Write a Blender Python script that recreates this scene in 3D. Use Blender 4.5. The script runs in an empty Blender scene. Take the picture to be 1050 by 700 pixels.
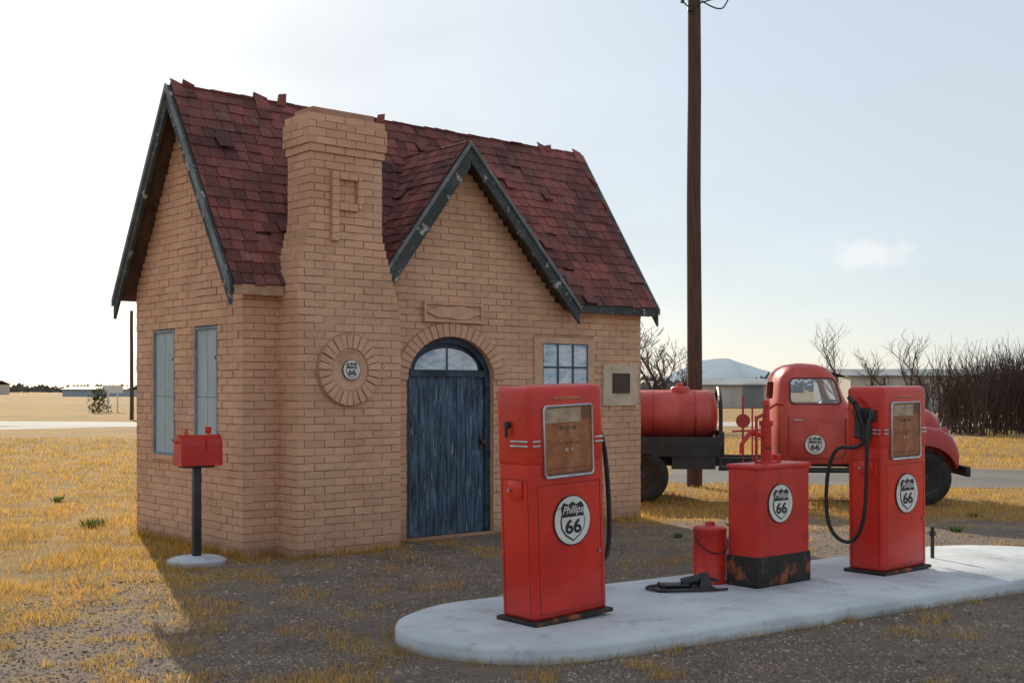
import bpy, bmesh, math, random
import numpy as np
from mathutils import Vector, Matrix, noise
random.seed(7); np.random.seed(7)
scene=bpy.context.scene
R=random.random
def U(a,b): return random.uniform(a,b)

# ---------------------------------------------------------------- materials
def M(name,c1,c2=None,scale=5,rough=.7,metal=0,bump=0,bscale=40,attr=0,detail=4,stretch=(1,1,1),ramp=(.4,.62),
      c3=None,scale3=20,ramp3=(.62,.68),coat=0,bdist=.01,trans=0,coords='Object',low=None):
    m=bpy.data.materials.new(name); m.use_nodes=True
    nt=m.node_tree; N=nt.nodes; L=nt.links
    b=N['Principled BSDF']; b.inputs['Roughness'].default_value=rough; b.inputs['Metallic'].default_value=metal
    b.inputs['Coat Weight'].default_value=coat
    b.inputs['Base Color'].default_value=(*c1,1)
    tc=N.new('ShaderNodeTexCoord'); mp=N.new('ShaderNodeMapping'); mp.inputs['Scale'].default_value=stretch
    L.new(tc.outputs[coords],mp.inputs['Vector'])
    cur=None
    def nz(sc,det=detail,ro=.6):
        n=N.new('ShaderNodeTexNoise'); n.inputs['Scale'].default_value=sc; n.inputs['Detail'].default_value=det
        n.inputs['Roughness'].default_value=ro
        L.new(mp.outputs['Vector'],n.inputs['Vector']); return n.outputs['Fac']
    def rp(fac,a,c):
        r=N.new('ShaderNodeMapRange'); r.inputs['From Min'].default_value=a; r.inputs['From Max'].default_value=c
        L.new(fac,r.inputs['Value']); return r.outputs['Result']
    def mix(f,A,B,bt='MIX'):
        x=N.new('ShaderNodeMix'); x.data_type='RGBA'; x.blend_type=bt
        if isinstance(f,(int,float)): x.inputs['Factor'].default_value=f
        else: L.new(f,x.inputs['Factor'])
        for s,v in ((x.inputs['A'],A),(x.inputs['B'],B)):
            if isinstance(v,tuple): s.default_value=(*v,1)
            else: L.new(v,s)
        return x.outputs['Result']
    if c2 is not None: cur=mix(rp(nz(scale),*ramp),c1,c2)
    if c3 is not None:
        f3=rp(nz(scale3,6,.7),*ramp3); cur=mix(f3,cur if cur is not None else c1,c3)
        r3=N.new('ShaderNodeMapRange'); L.new(f3,r3.inputs['Value']); r3.inputs['To Min'].default_value=rough
        r3.inputs['To Max'].default_value=.85; L.new(r3.outputs['Result'],b.inputs['Roughness'])
    if low is not None:   # grime rising from the ground: (colour, strength, height)
        sx=N.new('ShaderNodeSeparateXYZ'); L.new(tc.outputs['Object'],sx.inputs[0])
        ad=N.new('ShaderNodeMath'); ad.operation='MULTIPLY_ADD'; L.new(nz(4,5,.7),ad.inputs[0]); ad.inputs[1].default_value=low[2]*1.6; L.new(sx.outputs['Z'],ad.inputs[2])
        lf=N.new('ShaderNodeMapRange'); L.new(ad.outputs[0],lf.inputs['Value']); lf.inputs['From Min'].default_value=low[2]*.9; lf.inputs['From Max'].default_value=low[2]*1.7
        lf.inputs['To Min'].default_value=low[1]; lf.inputs['To Max'].default_value=0
        cur=mix(lf.outputs['Result'],cur if cur is not None else c1,low[0])
    if attr:
        a=N.new('ShaderNodeAttribute'); a.attribute_name='rnd'
        mr=N.new('ShaderNodeMapRange'); mr.inputs['To Min'].default_value=1-attr; mr.inputs['To Max'].default_value=1+attr
        L.new(a.outputs['Fac'],mr.inputs['Value'])
        v=N.new('ShaderNodeVectorMath'); v.operation='SCALE'
        if cur is not None: L.new(cur,v.inputs[0])
        else: v.inputs[0].default_value=c1
        L.new(mr.outputs['Result'],v.inputs['Scale']); cur=v.outputs['Vector']
    if cur is not None: L.new(cur,b.inputs['Base Color'])
    if bump:
        bp=N.new('ShaderNodeBump'); bp.inputs['Strength'].default_value=bump; bp.inputs['Distance'].default_value=bdist
        L.new(nz(bscale,3),bp.inputs['Height']); L.new(bp.outputs['Normal'],b.inputs['Normal'])
    if trans:
        out=N['Material Output']; t=N.new('ShaderNodeBsdfTranslucent'); ms=N.new('ShaderNodeMixShader')
        ms.inputs[0].default_value=trans
        if cur is not None: L.new(cur,t.inputs['Color'])
        else: t.inputs['Color'].default_value=(*c1,1)
        L.new(b.outputs[0],ms.inputs[1]); L.new(t.outputs[0],ms.inputs[2]); L.new(ms.outputs[0],out.inputs['Surface'])
    return m
brickM=M('painted_brick',(.68,.405,.265),(.60,.345,.22),scale=1.6,rough=.75,bump=.9,bscale=32,attr=.085,c3=(.42,.245,.165),scale3=8,ramp3=(.62,.78),bdist=.009,low=((.27,.175,.12),.55,.28))
mortM=M('painted_mortar',(.40,.225,.145),(.50,.29,.19),scale=3,rough=.9,bump=.5,bscale=60)
reliefM=M('relief_plaster',(.68,.42,.285),(.58,.345,.23),scale=6,rough=.8,bump=.5,bscale=30,c3=(.33,.2,.14),scale3=15)
shingM=M('wood_shingle',(.215,.062,.052),(.125,.046,.042),scale=2.2,rough=.85,bump=.6,bscale=30,attr=.5,c3=(.19,.125,.11),scale3=7,ramp3=(.56,.74))
underM=M('roof_decking',(.10,.06,.045),(.05,.03,.025),rough=.9)
bargeM=M('weathered_dark_trim',(.030,.040,.043),(.06,.072,.075),scale=4,rough=.7,c3=(.42,.43,.40),scale3=7,ramp3=(.58,.64),bump=.3)
barge2M=M('weathered_grey_trim',(.12,.14,.145),(.21,.23,.23),scale=4,rough=.7,c3=(.05,.055,.06),scale3=12,ramp3=(.58,.68),bump=.3)
soffitM=M('soffit_wood',(.50,.31,.19),(.34,.21,.13),rough=.8)
doorM=M('weathered_blue_door',(.011,.028,.055),(.11,.19,.29),scale=3.2,rough=.6,stretch=(9,9,.9),ramp=(.40,.74),detail=8,c3=(.42,.52,.62),scale3=4,ramp3=(.57,.76),bump=.4,bscale=12)
doorFM=M('dark_blue_frame',(.012,.022,.038),(.04,.065,.10),scale=8,rough=.6,bump=.3)
paneM=M('painted_reflection_pane',(.50,.62,.74),(.28,.42,.58),scale=5,rough=.22,stretch=(1,1,2.2),c3=(.82,.87,.9),scale3=4,ramp3=(.42,.62))  # whitish pane tones with the sky reflection put into the colour
shutM=M('pale_blue_shutter',(.42,.50,.55),(.35,.43,.48),scale=2.5,rough=.6,stretch=(1,3,.5),c3=(.22,.27,.30),scale3=14,ramp3=(.60,.7),bump=.15)
shutF=M('shutter_frame',(.24,.30,.34),(.16,.2,.23),scale=8,rough=.7)
winFM=M('tan_window_frame',(.66,.42,.29),(.54,.33,.22),scale=5,rough=.75,bump=.2)
muntM=M('muntin',(.04,.08,.12),rough=.6)
redM=M('faded_red_enamel',(.72,.028,.014),(.55,.019,.012),scale=2.5,rough=.36,coat=.15,c3=(.22,.045,.028),scale3=8,ramp3=(.63,.70),bump=.12,bscale=5,bdist=.014,low=((.20,.035,.022),.6,.10))
red2M=M('lube_red_enamel',(.62,.024,.015),(.48,.020,.014),scale=5,rough=.45,c3=(.15,.04,.024),scale3=8,ramp3=(.60,.68),bump=.14,bscale=14)
truckM=M('truck_red_paint',(.46,.034,.030),(.36,.030,.028),scale=2,rough=.42,coat=.15,c3=(.18,.06,.045),scale3=8,ramp3=(.62,.72))
truckPale=M('truck_red_faded',(.62,.10,.075),(.50,.048,.038),scale=2.2,rough=.5,coat=.05,c3=(.26,.07,.05),scale3=6,ramp3=(.62,.73),bump=.05,bscale=4)
rustM=M('rusty_black',(.012,.011,.011),(.03,.022,.018),scale=6,rough=.75,c3=(.30,.085,.025),scale3=5,ramp3=(.54,.64),bump=.4,bscale=30)
blackM=M('black_rubber',(.012,.012,.013),(.02,.02,.02),scale=10,rough=.5)
blkmetM=M('black_metal',(.014,.015,.017),(.03,.03,.03),scale=5,rough=.5)
chromeM=M('chrome_trim',(.55,.57,.6),(.4,.41,.43),scale=8,rough=.28,metal=.9)
copperM=M('rusty_dial',(.46,.15,.065),(.30,.095,.045),scale=9,rough=.5,c3=(.56,.31,.19),scale3=7,ramp3=(.48,.7))
dialM=M('dial_plate_reflection',(.60,.52,.42),(.42,.32,.23),scale=12,rough=.6)
faintM=M('dial_marks',(.16,.07,.045),(.22,.10,.06),scale=30,rough=.6)
whiteM=M('white_enamel',(.78,.76,.72),(.66,.64,.6),scale=8,rough=.4,c3=(.34,.22,.15),scale3=12,ramp3=(.64,.70))
inkM=M('black_enamel',(.018,.018,.025),rough=.4)
seamM=M('seam_shadow',(.16,.012,.01),rough=.7)
concM=M('painted_concrete',(.60,.63,.66),(.47,.50,.53),scale=1.3,rough=.85,bump=.5,bscale=18,c3=(.26,.25,.24),scale3=3.5,ramp3=(.55,.78),bdist=.012,low=((.20,.17,.15),.7,.05))
woodM=M('pole_wood',(.115,.062,.045),(.06,.035,.027),scale=4,rough=.9,stretch=(10,10,.6),bump=.7,bscale=4)
barkM=M('bare_twigs',(.10,.065,.05),(.06,.038,.032),scale=2,rough=.9)
farTreeM=M('distant_foliage',(.16,.15,.14),(.11,.11,.11),scale=.05,rough=.9)
tireM=M('tire',(.016,.016,.016),(.03,.028,.026),scale=8,rough=.8)
asphM=M('asphalt',(.14,.13,.12),(.10,.094,.088),scale=.6,rough=.9,bump=.3,bscale=30)
lroadM=M('concrete_road',(.42,.40,.37),(.34,.33,.31),scale=.15,rough=.9)
wareM=M('warehouse_siding',(.55,.52,.47),(.47,.44,.40),scale=.3,rough=.8)
wareR=M('warehouse_roof',(.24,.26,.28),(.19,.2,.22),scale=.4,rough=.7)
bushM=M('bush_leaves',(.05,.075,.025),(.09,.10,.04),scale=3,rough=.8,attr=.4,trans=.3)
grassM=M('dry_grass_blades',(.68,.40,.085),(.55,.34,.085),scale=.5,rough=.8,attr=.45,trans=.5,c3=(.34,.23,.09),scale3=1.7,ramp3=(.5,.65))
weedM=M('green_weed',(.07,.13,.02),rough=.7,attr=.3,trans=.4)
stoneM=M('gravel_stone',(.31,.235,.185),(.19,.14,.11),scale=3,rough=.9,attr=.6)
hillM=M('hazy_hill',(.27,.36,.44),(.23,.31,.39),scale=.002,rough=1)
bronzeM=M('plaque_bronze',(.035,.022,.018),(.06,.035,.028),scale=30,rough=.4,metal=.2)
bronze2M=M('plaque_letters',(.09,.065,.05),rough=.4,metal=.3)
signB=M('sign_board',(.62,.51,.38),(.52,.42,.31),scale=6,rough=.8,c3=(.34,.25,.18),scale3=10,ramp3=(.62,.72))
def glass(name,tint=(.8,.85,.88),gl=.22):
    m=bpy.data.materials.new(name); m.use_nodes=True; nt=m.node_tree; N=nt.nodes; L=nt.links
    N.remove(N['Principled BSDF']); t=N.new('ShaderNodeBsdfTransparent'); t.inputs[0].default_value=(*tint,1)
    g=N.new('ShaderNodeBsdfGlossy'); g.inputs['Roughness'].default_value=.08; x=N.new('ShaderNodeMixShader')
    x.inputs[0].default_value=gl
    L.new(t.outputs[0],x.inputs[1]); L.new(g.outputs[0],x.inputs[2])
    L.new(x.outputs[0],N['Material Output'].inputs['Surface']); return m
glassM=glass('window_glass',(.8,.85,.88),.16)
dialGlass=glass('dial_window_glass',(.92,.9,.88),.07)

# ---------------------------------------------------------------- mesh helpers
def empty(name,loc=(0,0,0),rot=(0,0,0)):
    o=bpy.data.objects.new(name,None); o.location=loc; o.rotation_euler=rot; o.empty_display_size=.2
    scene.collection.objects.link(o); return o
def link(name,me,parent=None):
    o=bpy.data.objects.new(name,me); scene.collection.objects.link(o)
    if parent: o.parent=parent
    return o
class MB:
    def __init__(s): s.v=[];s.f=[];s.m=[];s.r=[]
    def face(s,pts,m=0,r=.5):
        i=len(s.v); s.v+= [tuple(p) for p in pts]; s.f.append(tuple(range(i,i+len(pts)))); s.m.append(m); s.r.append(r)
    def hexa(s,p,m=0,r=.5):
        i=len(s.v); s.v+=[tuple(q) for q in p]
        for f in ((3,2,1,0),(4,5,6,7),(0,1,5,4),(1,2,6,5),(2,3,7,6),(3,0,4,7)):
            s.f.append(tuple(i+k for k in f)); s.m.append(m); s.r.append(r)
    def box(s,a,b,m=0,r=.5):
        x0,y0,z0=a;x1,y1,z1=b
        s.hexa([(x0,y0,z0),(x1,y0,z0),(x1,y1,z0),(x0,y1,z0),(x0,y0,z1),(x1,y0,z1),(x1,y1,z1),(x0,y1,z1)],m,r)
    def tube(s,p0,p1,r0,r1,n=8,m=0,r=.5,cap=True):
        p0=Vector(p0);p1=Vector(p1);d=(p1-p0)
        if d.length<1e-6: return
        d.normalize(); a=d.orthogonal().normalized(); b=d.cross(a)
        i=len(s.v)
        for p,rr in ((p0,r0),(p1,r1)):
            for k in range(n):
                t=2*math.pi*k/n; s.v.append(tuple(p+a*math.cos(t)*rr+b*math.sin(t)*rr))
        for k in range(n):
            s.f.append((i+k,i+(k+1)%n,i+n+(k+1)%n,i+n+k)); s.m.append(m); s.r.append(r)
        if cap:
            s.f.append(tuple(i+k for k in range(n-1,-1,-1))); s.m.append(m); s.r.append(r)
            s.f.append(tuple(i+n+k for k in range(n))); s.m.append(m); s.r.append(r)
    def rings(s,rings,m=0,r=.5,cap=True,closed=True):
        n=len(rings[0]); i=len(s.v)
        for g in rings: s.v+=[tuple(p) for p in g]
        for a in range(len(rings)-1):
            for k in range(n if closed else n-1):
                k2=(k+1)%n
                s.f.append((i+a*n+k,i+a*n+k2,i+(a+1)*n+k2,i+(a+1)*n+k)); s.m.append(m); s.r.append(r)
        if cap:
            s.f.append(tuple(i+k for k in range(n-1,-1,-1))); s.m.append(m); s.r.append(r)
            e=i+(len(rings)-1)*n; s.f.append(tuple(e+k for k in range(n))); s.m.append(m); s.r.append(r)
    def revolve(s,c,ax,prof,n=32,m=0):
        c=Vector(c);d=Vector(ax).normalized();a=d.orthogonal().normalized();b=d.cross(a)
        rg=[[c+d*o+(a*math.cos(2*math.pi*k/n)+b*math.sin(2*math.pi*k/n))*rr for k in range(n)] for rr,o in prof]
        s.rings(rg,m,cap=True)
    def build(s,name,mats,parent=None,smooth=False,angle=40):
        me=bpy.data.meshes.new(name); me.from_pydata(s.v,[],s.f)
        for x in (mats if isinstance(mats,(list,tuple)) else [mats]): me.materials.append(x)
        me.polygons.foreach_set('material_index',s.m)
        at=me.attributes.new('rnd','FLOAT','FACE'); at.data.foreach_set('value',s.r)
        bm=bmesh.new(); bm.from_mesh(me); bmesh.ops.recalc_face_normals(bm,faces=bm.faces); bm.to_mesh(me); bm.free()
        if smooth:
            me.polygons.foreach_set('use_smooth',[True]*len(me.polygons)); me.set_sharp_from_angle(angle=math.radians(angle))
        me.update(); return link(name,me,parent)
def rbox(name,a,b,bev,mat,parent=None,seg=3,dent=0):
    bm=bmesh.new(); bmesh.ops.create_cube(bm,size=1)
    for v in bm.verts:
        v.co=Vector([a[i]+(v.co[i]+.5)*(b[i]-a[i]) for i in range(3)])
    bmesh.ops.bevel(bm,geom=bm.edges[:],offset=bev,segments=seg,affect='EDGES',profile=.5)
    me=bpy.data.meshes.new(name); bm.to_mesh(me); bm.free(); me.materials.append(mat)
    me.polygons.foreach_set('use_smooth',[True]*len(me.polygons)); me.set_sharp_from_angle(angle=math.radians(35))
    return link(name,me,parent)
def hose(name,pts,r,mat,parent=None):
    cu=bpy.data.curves.new(name,'CURVE'); cu.dimensions='3D'; cu.bevel_depth=r; cu.bevel_resolution=3
    sp=cu.splines.new('NURBS'); sp.points.add(len(pts)-1)
    for i,p in enumerate(pts): sp.points[i].co=(*p,1)
    sp.use_endpoint_u=True; sp.order_u=4; sp.resolution_u=8
    cu.materials.append(mat); return link(name,cu,parent)
def text_mesh(name,s,c,w,h,mat,parent,shear=0.0,bold=.0):
    cu=bpy.data.curves.new(name,'FONT'); cu.body=s; cu.align_x='CENTER'; cu.align_y='CENTER'; cu.shear=shear; cu.offset=bold
    o=link(name+'_tmp',cu); dg=bpy.context.evaluated_depsgraph_get(); me=bpy.data.meshes.new_from_object(o.evaluated_get(dg))
    bpy.data.objects.remove(o)
    co=np.array([v.co[:] for v in me.vertices]); mn=co.min(0);mx=co.max(0)
    for v in me.vertices:
        x=(v.co.x-mn[0])/(mx[0]-mn[0])-.5; y=(v.co.y-mn[1])/(mx[1]-mn[1])-.5
        v.co=(x*w,0,y*h)
    me.materials.clear(); me.materials.append(mat)
    o=link(name,me,parent); o.location=c; return o
SH=[(-.6,.52),(-.44,.70),(-.2,.60),(0,.72),(.2,.60),(.44,.70),(.6,.52),(.55,.3),(.64,.0),(.60,-.3),(.4,-.56),(0,-.8),(-.4,-.56),(-.60,-.3),(-.64,0),(-.55,.3)]
def logo(parent,c,r):
    cx,cy,cz=c; mb=MB(); n=48
    circ=lambda rr,y:[(cx+rr*math.cos(2*math.pi*k/n),y,cz+rr*math.sin(2*math.pi*k/n)) for k in range(n)]
    mb.rings([circ(r*1.04,cy+.004),circ(r*1.04,cy-.004)],1)
    mb.rings([circ(r*.99,cy-.003),circ(r*.99,cy-.006)],0)
    sh=[(cx+x*r*1.08,cy-.0085,cz+z*r*1.08) for x,z in SH]; mb.face(sh,1)
    low=[(-.575,.14)]+[(-.605,0),(-.565,-.285),(-.375,-.53),(0,-.755),(.375,-.53),(.565,-.285),(.605,0)]+[(.575,.14)]
    mb.face([(cx+x*r*1.05,cy-.011,cz+z*r*1.05) for x,z in low],0)
    mb.build('round_badge',[whiteM,inkM],parent)
    text_mesh('badge_script','Phillips',(cx,cy-.0135,cz+.40*r),r*1.14,r*.42,whiteM,parent,.35,.01)
    text_mesh('badge_number','66',(cx,cy-.0135,cz-.24*r),r*.90,r*.60,inkM,parent,0,.03)

# ---------------------------------------------------------------- camera
F=1230.; HZ=397.; CH=1.62
cam=bpy.data.cameras.new('camera'); co=bpy.data.objects.new('camera',cam); scene.collection.objects.link(co)
co.location=(0,0,CH); co.rotation_euler=(math.radians(90),0,0)
cam.sensor_width=36; cam.lens=36*F/1050; cam.shift_y=(HZ-350)/1050; cam.clip_end=20000; cam.clip_start=.05
scene.camera=co
def W(px,Y): return (px-525)/F*Y

# ---------------------------------------------------------------- building
AX,AY=-2.55,11.39; YAW=math.atan2(.645,.764)
B=empty('brick_gas_station',(AX,AY,0),(0,0,YAW))
BW,BD=5.43,2.5
EZ,RZ,RY=2.60,4.69,1.25; EO=.12; SL=(RZ-EZ)/(RY+EO)
GX,GZ=2.564,4.24; GL,GR=1.316,1.05
def sub(iv,a,b):
    out=[]
    for p,q in iv:
        if b<=p or a>=q: out.append((p,q)); continue
        if a>p: out.append((p,a))
        if b<q: out.append((b,q))
    return out
mbk=MB()
RH,BL,GAP,DEP=.0745,.222,.008,.016
def run(O,d,n,a,b,z0,k,h=RH,dep=DEP):
    s=-BL+(k%2)*BL/2
    s+=math.floor((a-s)/BL)*BL
    while s<b:
        u0=max(s,a);u1=min(s+BL,b)
        if u1-u0>.025:
            u0+=GAP/2*U(.4,1.6);u1-=GAP/2*U(.4,1.6); e=U(-.004,.0045); r=R(); za=z0+GAP/2+U(-.0025,.0025); zb=z0+h-GAP/2+U(-.0025,.0025)
            def P(u,o,z): return (O[0]+d[0]*u+n[0]*o,O[1]+d[1]*u+n[1]*o,z)
            j=lambda:U(-.0024,.0024)
            mbk.hexa([P(u0,-dep,za),P(u1,-dep,za),P(u1+j(),e+j(),za+j()),P(u0+j(),e+j(),za+j()),
                      P(u0,-dep,zb),P(u1,-dep,zb),P(u1+j(),e+j(),zb+j()),P(u0+j(),e+j(),zb+j())],0,r)
        s+=BL
def wall(O,d,n,z1,ivals,backivals=None,par=0):
    k=0;z=0
    while z<z1:
        for a,b in ivals(z+RH/2): run(O,d,n,a,b,z,k+par)
        k+=1;z+=RH
    h=.01865; z=0; bi=backivals or ivals
    while z<z1:
        for a,b in bi(z+h/2):
            def P(u,zz): return (O[0]+d[0]*u-n[0]*.0085,O[1]+d[1]*u-n[1]*.0085,zz)
            mbk.face([P(a,z),P(b,z),P(b,z+h),P(a,z+h)],1)
        z+=h
DX,DH,DS,DR=2.478,.585,1.70,.47
def archhole(iv,z,e):
    if z<DS: return sub(iv,DX-DH-(e if e<.03 else 0.0),DX+DH+(e if e<.03 else 0.0))
    t=(z-DS)/(DR+e)
    if t<1:
        w=(DH+e)*math.sqrt(1-t*t); return sub(iv,DX-w,DX+w)
    return iv
WIN=(3.66,4.607,1.40,2.20)
def front(z,e=.11,k=0):
    iv=[(0,BW)] if z<EZ-.02 else []
    if z>=EZ-.02:
        t=GZ-.10-z
        if t>0: iv=[(GX-t/GL,GX+t/GR)]
    iv=archhole(iv,z,e)
    if WIN[2]<z<WIN[3]: iv=sub(iv,WIN[0],WIN[1])
    return iv
wall((0,0),(1,0),(0,-1),GZ-.1,lambda z:front(z),lambda z:front(z,.0))
SW=[(.538,1.058),(1.52,2.06)]
def side(z,win=True):
    a,b=0,BD
    if z>EZ: 
        t=(RZ-.10-z)/SL
        if t<=0.02: return []
        a,b=RY-t,RY+t
    iv=[(max(a,0),min(b,BD))]
    if win and .9<z<2.23:
        for p,q in SW: iv=sub(iv,p,q)
    return iv
wall((0,0),(0,1),(-1,0),RZ-.1,side,None,1)
wall((BW,0),(0,1),(1,0),RZ-.1,lambda z:side(z,False),None,1)
wall((0,BD),(1,0),(0,1),EZ,lambda z:[(0,BW)])
# chimney
CY=-.37
def chl(z): return .37 if z<2.72 else (.37+(z-2.72)/(3.22-2.72)*.137 if z<3.22 else .507)
def chr_(z): return 1.555 if z<2.35 else (1.555-(z-2.35)/(3.12-2.35)*.225 if z<3.12 else 1.33)
CT=4.27; k=0;z=0;nrow=int(CT/RH)
CBK=.06
for k in range(nrow):
    z=k*RH; l,r=chl(z+RH/2),chr_(z+RH/2); e=0
    if k>=nrow-1: e=.02
    elif k>=nrow-4: e=.035
    elif k==nrow-5: e=.018
    l-=e;r+=e;f=CY-e;bk=CBK+e
    run((0,f),(1,0),(0,-1),l,r,z,k,RH); run((l,f),(0,1),(-1,0),0,bk-f,z,k+1); run((r,f),(0,1),(1,0),0,bk-f,z,k+1)
    if z>2.6: run((0,bk),(1,0),(0,1),l,r,z,k)
    i=.0085; mbk.box((l+i,f+i,z),(r-i,bk-i,z+RH),1)
mbk.box((.57,CY+.06,CT-.03),(1.27,CBK-.03,CT+.05),1)
nv=25
for i in range(nv):
    a0=math.pi*(i+.07)/nv; a1=math.pi*(i+.93)/nv; rr=R(); e=U(.016,.026)
    p=lambda a,o,y:(DX-(DH+o)*math.cos(a),y,DS+(DR+o)*math.sin(a))
    mbk.hexa([p(a0,0,.05),p(a1,0,.05),p(a1,.145,.05),p(a0,.145,.05),p(a0,0,-e),p(a1,0,-e),p(a1,.145,-e),p(a0,.145,-e)],0,rr)
for i in range(24):
    a0=math.pi*i/24;a1=math.pi*(i+1)/24
    mbk.face([p(a0,.0,-.006),p(a1,.0,-.006),p(a1,.158,-.006),p(a0,.158,-.006)],1)
MX,MZ=.932,1.79
for i in range(26):
    a0=2*math.pi*(i+.08)/26;a1=2*math.pi*(i+.92)/26;rr=R();e=CY-U(.035,.05)
    q=lambda a,o,y:(MX+o*math.cos(a),y,MZ+o*math.sin(a))
    mbk.hexa([q(a0,.215,CY),q(a1,.215,CY),q(a1,.345,CY),q(a0,.345,CY),q(a0,.215,e),q(a1,.215,e),q(a1,.345,e),q(a0,.345,e)],0,rr)
mbk.rings([[q(2*math.pi*k/40,.362,y) for k in range(40)] for y in (CY,CY-.007)],1)
# letter P relief in brick
PI=[0]
def pb(x0,z0,x1,z1,shadow_outline=True):
    mbk.box((x0,CY-.045,z0),(x1,CY+.005,z1),0,R()*.5+.5)
    if shadow_outline:
        PI[0]+=1; mbk.box((x0-.014,CY-.007-.0004*PI[0],z0-.010),(x1+.014,CY+.004,z1+.010),1)  # darker mortar-coloured plate paints a shadow outline around the letter
ZP=3.04; c_=.0745
for i in range(9): pb(.735,ZP+i*c_,.805,ZP+i*c_+.069)
for i in range(2):
    for k_ in (8,4): pb(.812+i*.107,ZP+k_*c_,.812+i*.107+.101,ZP+k_*c_+.066)
for i in (5,6,7): pb(1.025,ZP+i*c_,1.088,ZP+i*c_+.069)
pb(1.030,ZP+4.35*c_,1.068,ZP+4.93*c_,False);pb(1.030,ZP+8.02*c_,1.068,ZP+8.6*c_,False)
for a,b in SW:
    mbk.box((-.035,a-.02,.86),(.03,b+.02,.905),0,.6)
mbk.box((WIN[0]-.02,-.035,WIN[2]-.045),(WIN[1]+.02,.03,WIN[2]),0,.4)
mbk.build('brick_walls_and_chimney',[brickM,mortM],B)
mb=MB(); mb.revolve((MX,CY+.01,MZ),(0,-1,0),[(.22,0),(.22,.025),(.19,.035),(.17,.022)],40); mb.build('medallion_disc',[reliefM],B,True)
logo(B,(MX+.02,CY-.028,MZ),.095)
mb=MB()
pts=[(DX-DH,0),(DX-DH,DS)]+[(DX-DH*math.cos(math.pi*i/24),DS+DR*math.sin(math.pi*i/24)) for i in range(1,24)]+[(DX+DH,DS),(DX+DH,0)]
mb.rings([[(x,-.003,z) for x,z in pts],[(x,.14,z) for x,z in pts]],cap=False,closed=False)
for a,b in SW:
    for y0,y1,z0,z1 in ((a,a,.9,2.23),(b,b,.9,2.23)): mb.face([(-.003,y0,z0),(.09,y0,z0),(.09,y0,z1),(-.003,y0,z1)])
    mb.face([(-.003,a,2.23),(.09,a,2.23),(.09,b,2.23),(-.003,b,2.23)])
mb.build('opening_reveals',[reliefM],B)
# door
mb=MB()
inner=lambda f:[(DX-DH*f,.02)]+[(DX-DH*f*math.cos(math.pi*i/24),DS+(DR-DH*(1-f))*math.sin(math.pi*i/24)) for i in range(0,25)]+[(DX+DH*f,.02)]
o_,i_=inner(1.0),inner(.88)
n=len(o_)
mb.rings([[(x,.10,z) for x,z in o_],[(x,.055,z) for x,z in o_],[(x,.055,z) for x,z in i_],[(x,.12,z) for x,z in i_]],0,cap=False,closed=False)
mb.box((DX-DH*.88,.05,1.735),(DX+DH*.88,.10,1.80))
mb.build('door_frame',[doorFM],B)
mb=MB(); x=DX-DH*.88; ws=[.14,.12,.15,.13,.14,.12,.13,.15]; s=DH*.88*2/sum(ws)
for w in ws:
    mb.box((x+.003,U(.072,.082),.03),(x+w*s-.003,.11,1.738),0,R()); x+=w*s
mb.box((DX-.52,.11,.02),(DX+.52,.13,2.15),0)
mb.build('door_planks',[doorM],B)
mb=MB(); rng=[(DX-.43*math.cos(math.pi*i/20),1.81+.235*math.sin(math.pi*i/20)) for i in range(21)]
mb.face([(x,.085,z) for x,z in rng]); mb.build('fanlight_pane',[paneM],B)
mb=MB(); mb.rings([[(DX-DH*.885*math.cos(math.pi*i/20),.092,1.70+(DR-.06)*math.sin(math.pi*i/20)) for i in range(21)],[(x,.092,z) for x,z in rng]],cap=False,closed=False)
mb.box((DX-.008,.075,1.80),(DX+.008,.088,2.05)); mb.build('fanlight_frame',[doorFM],B)
mb=MB(); mb.tube((DX+.46,.075,1.02),(DX+.46,.03,1.02),.012,.012,10); mb.tube((DX+.46,.03,1.02),(DX+.46,.01,1.02),.03,.026,12); mb.box((DX+.44,.062,.93),(DX+.48,.071,1.1)); mb.build('door_knob',[bronzeM],B,True)
mb=MB(); mb.box((DX-.60,-.03,0.0),(DX+.60,.12,.02)); mb.build('door_step',[mortM],B)
mb=MB(); mb.box((2.09,-.014,2.32),(2.886,.0,2.53),0)
for a,b,c,d in ((2.09,2.32,2.886,2.345),(2.09,2.505,2.886,2.53),(2.09,2.345,2.115,2.505),(2.861,2.345,2.886,2.505)): mb.box((a,-.045,b),(c,-.013,d),0)
n=40; pl=[]
for i in range(n):
    t=2*math.pi*i/n; rx=.33*(1+.10*math.cos(6*t)); pl.append((2.488+rx*math.cos(t)*(1 if abs(math.cos(t))>.3 else .9),2.425+.066*math.sin(t)*(1+.15*math.cos(5*t))))
mb.rings([[(x,-.012,z) for x,z in pl],[(x,-.046,z) for x,z in pl]]); mb.build('relief_plaque',[reliefM],B)
# front window
a,b,c,d=WIN
mb=MB(); mb.box((a,.0,c),(b,.03,d)); 
mb.box((a+.002,-.018,c),(a+.13,.0,d));mb.box((b-.1,-.018,c),(b-.002,.0,d));mb.box((a+.13,-.0175,d-.07),(b-.1,.0,d));mb.box((a+.13,-.0175,c),(b-.1,.0,c+.22))
mb.build('window_surround',[winFM],B)
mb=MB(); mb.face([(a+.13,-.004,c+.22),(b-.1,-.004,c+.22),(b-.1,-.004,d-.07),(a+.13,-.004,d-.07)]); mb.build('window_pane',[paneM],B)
mb=MB(); wx0,wx1,wz0,wz1=a+.13,b-.1,c+.22,d-.07
for i in range(4): xx=wx0+(wx1-wx0)*i/3; mb.box((xx-.010,-.017,wz0),(xx+.010,-.0045,wz1))
for zz in (wz0,(wz0+wz1)/2-.02,wz1): mb.box((wx0,-.0155,zz-.010),(wx1,-.0048,zz+.010))
mb.build('window_muntins',[muntM],B)
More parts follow.
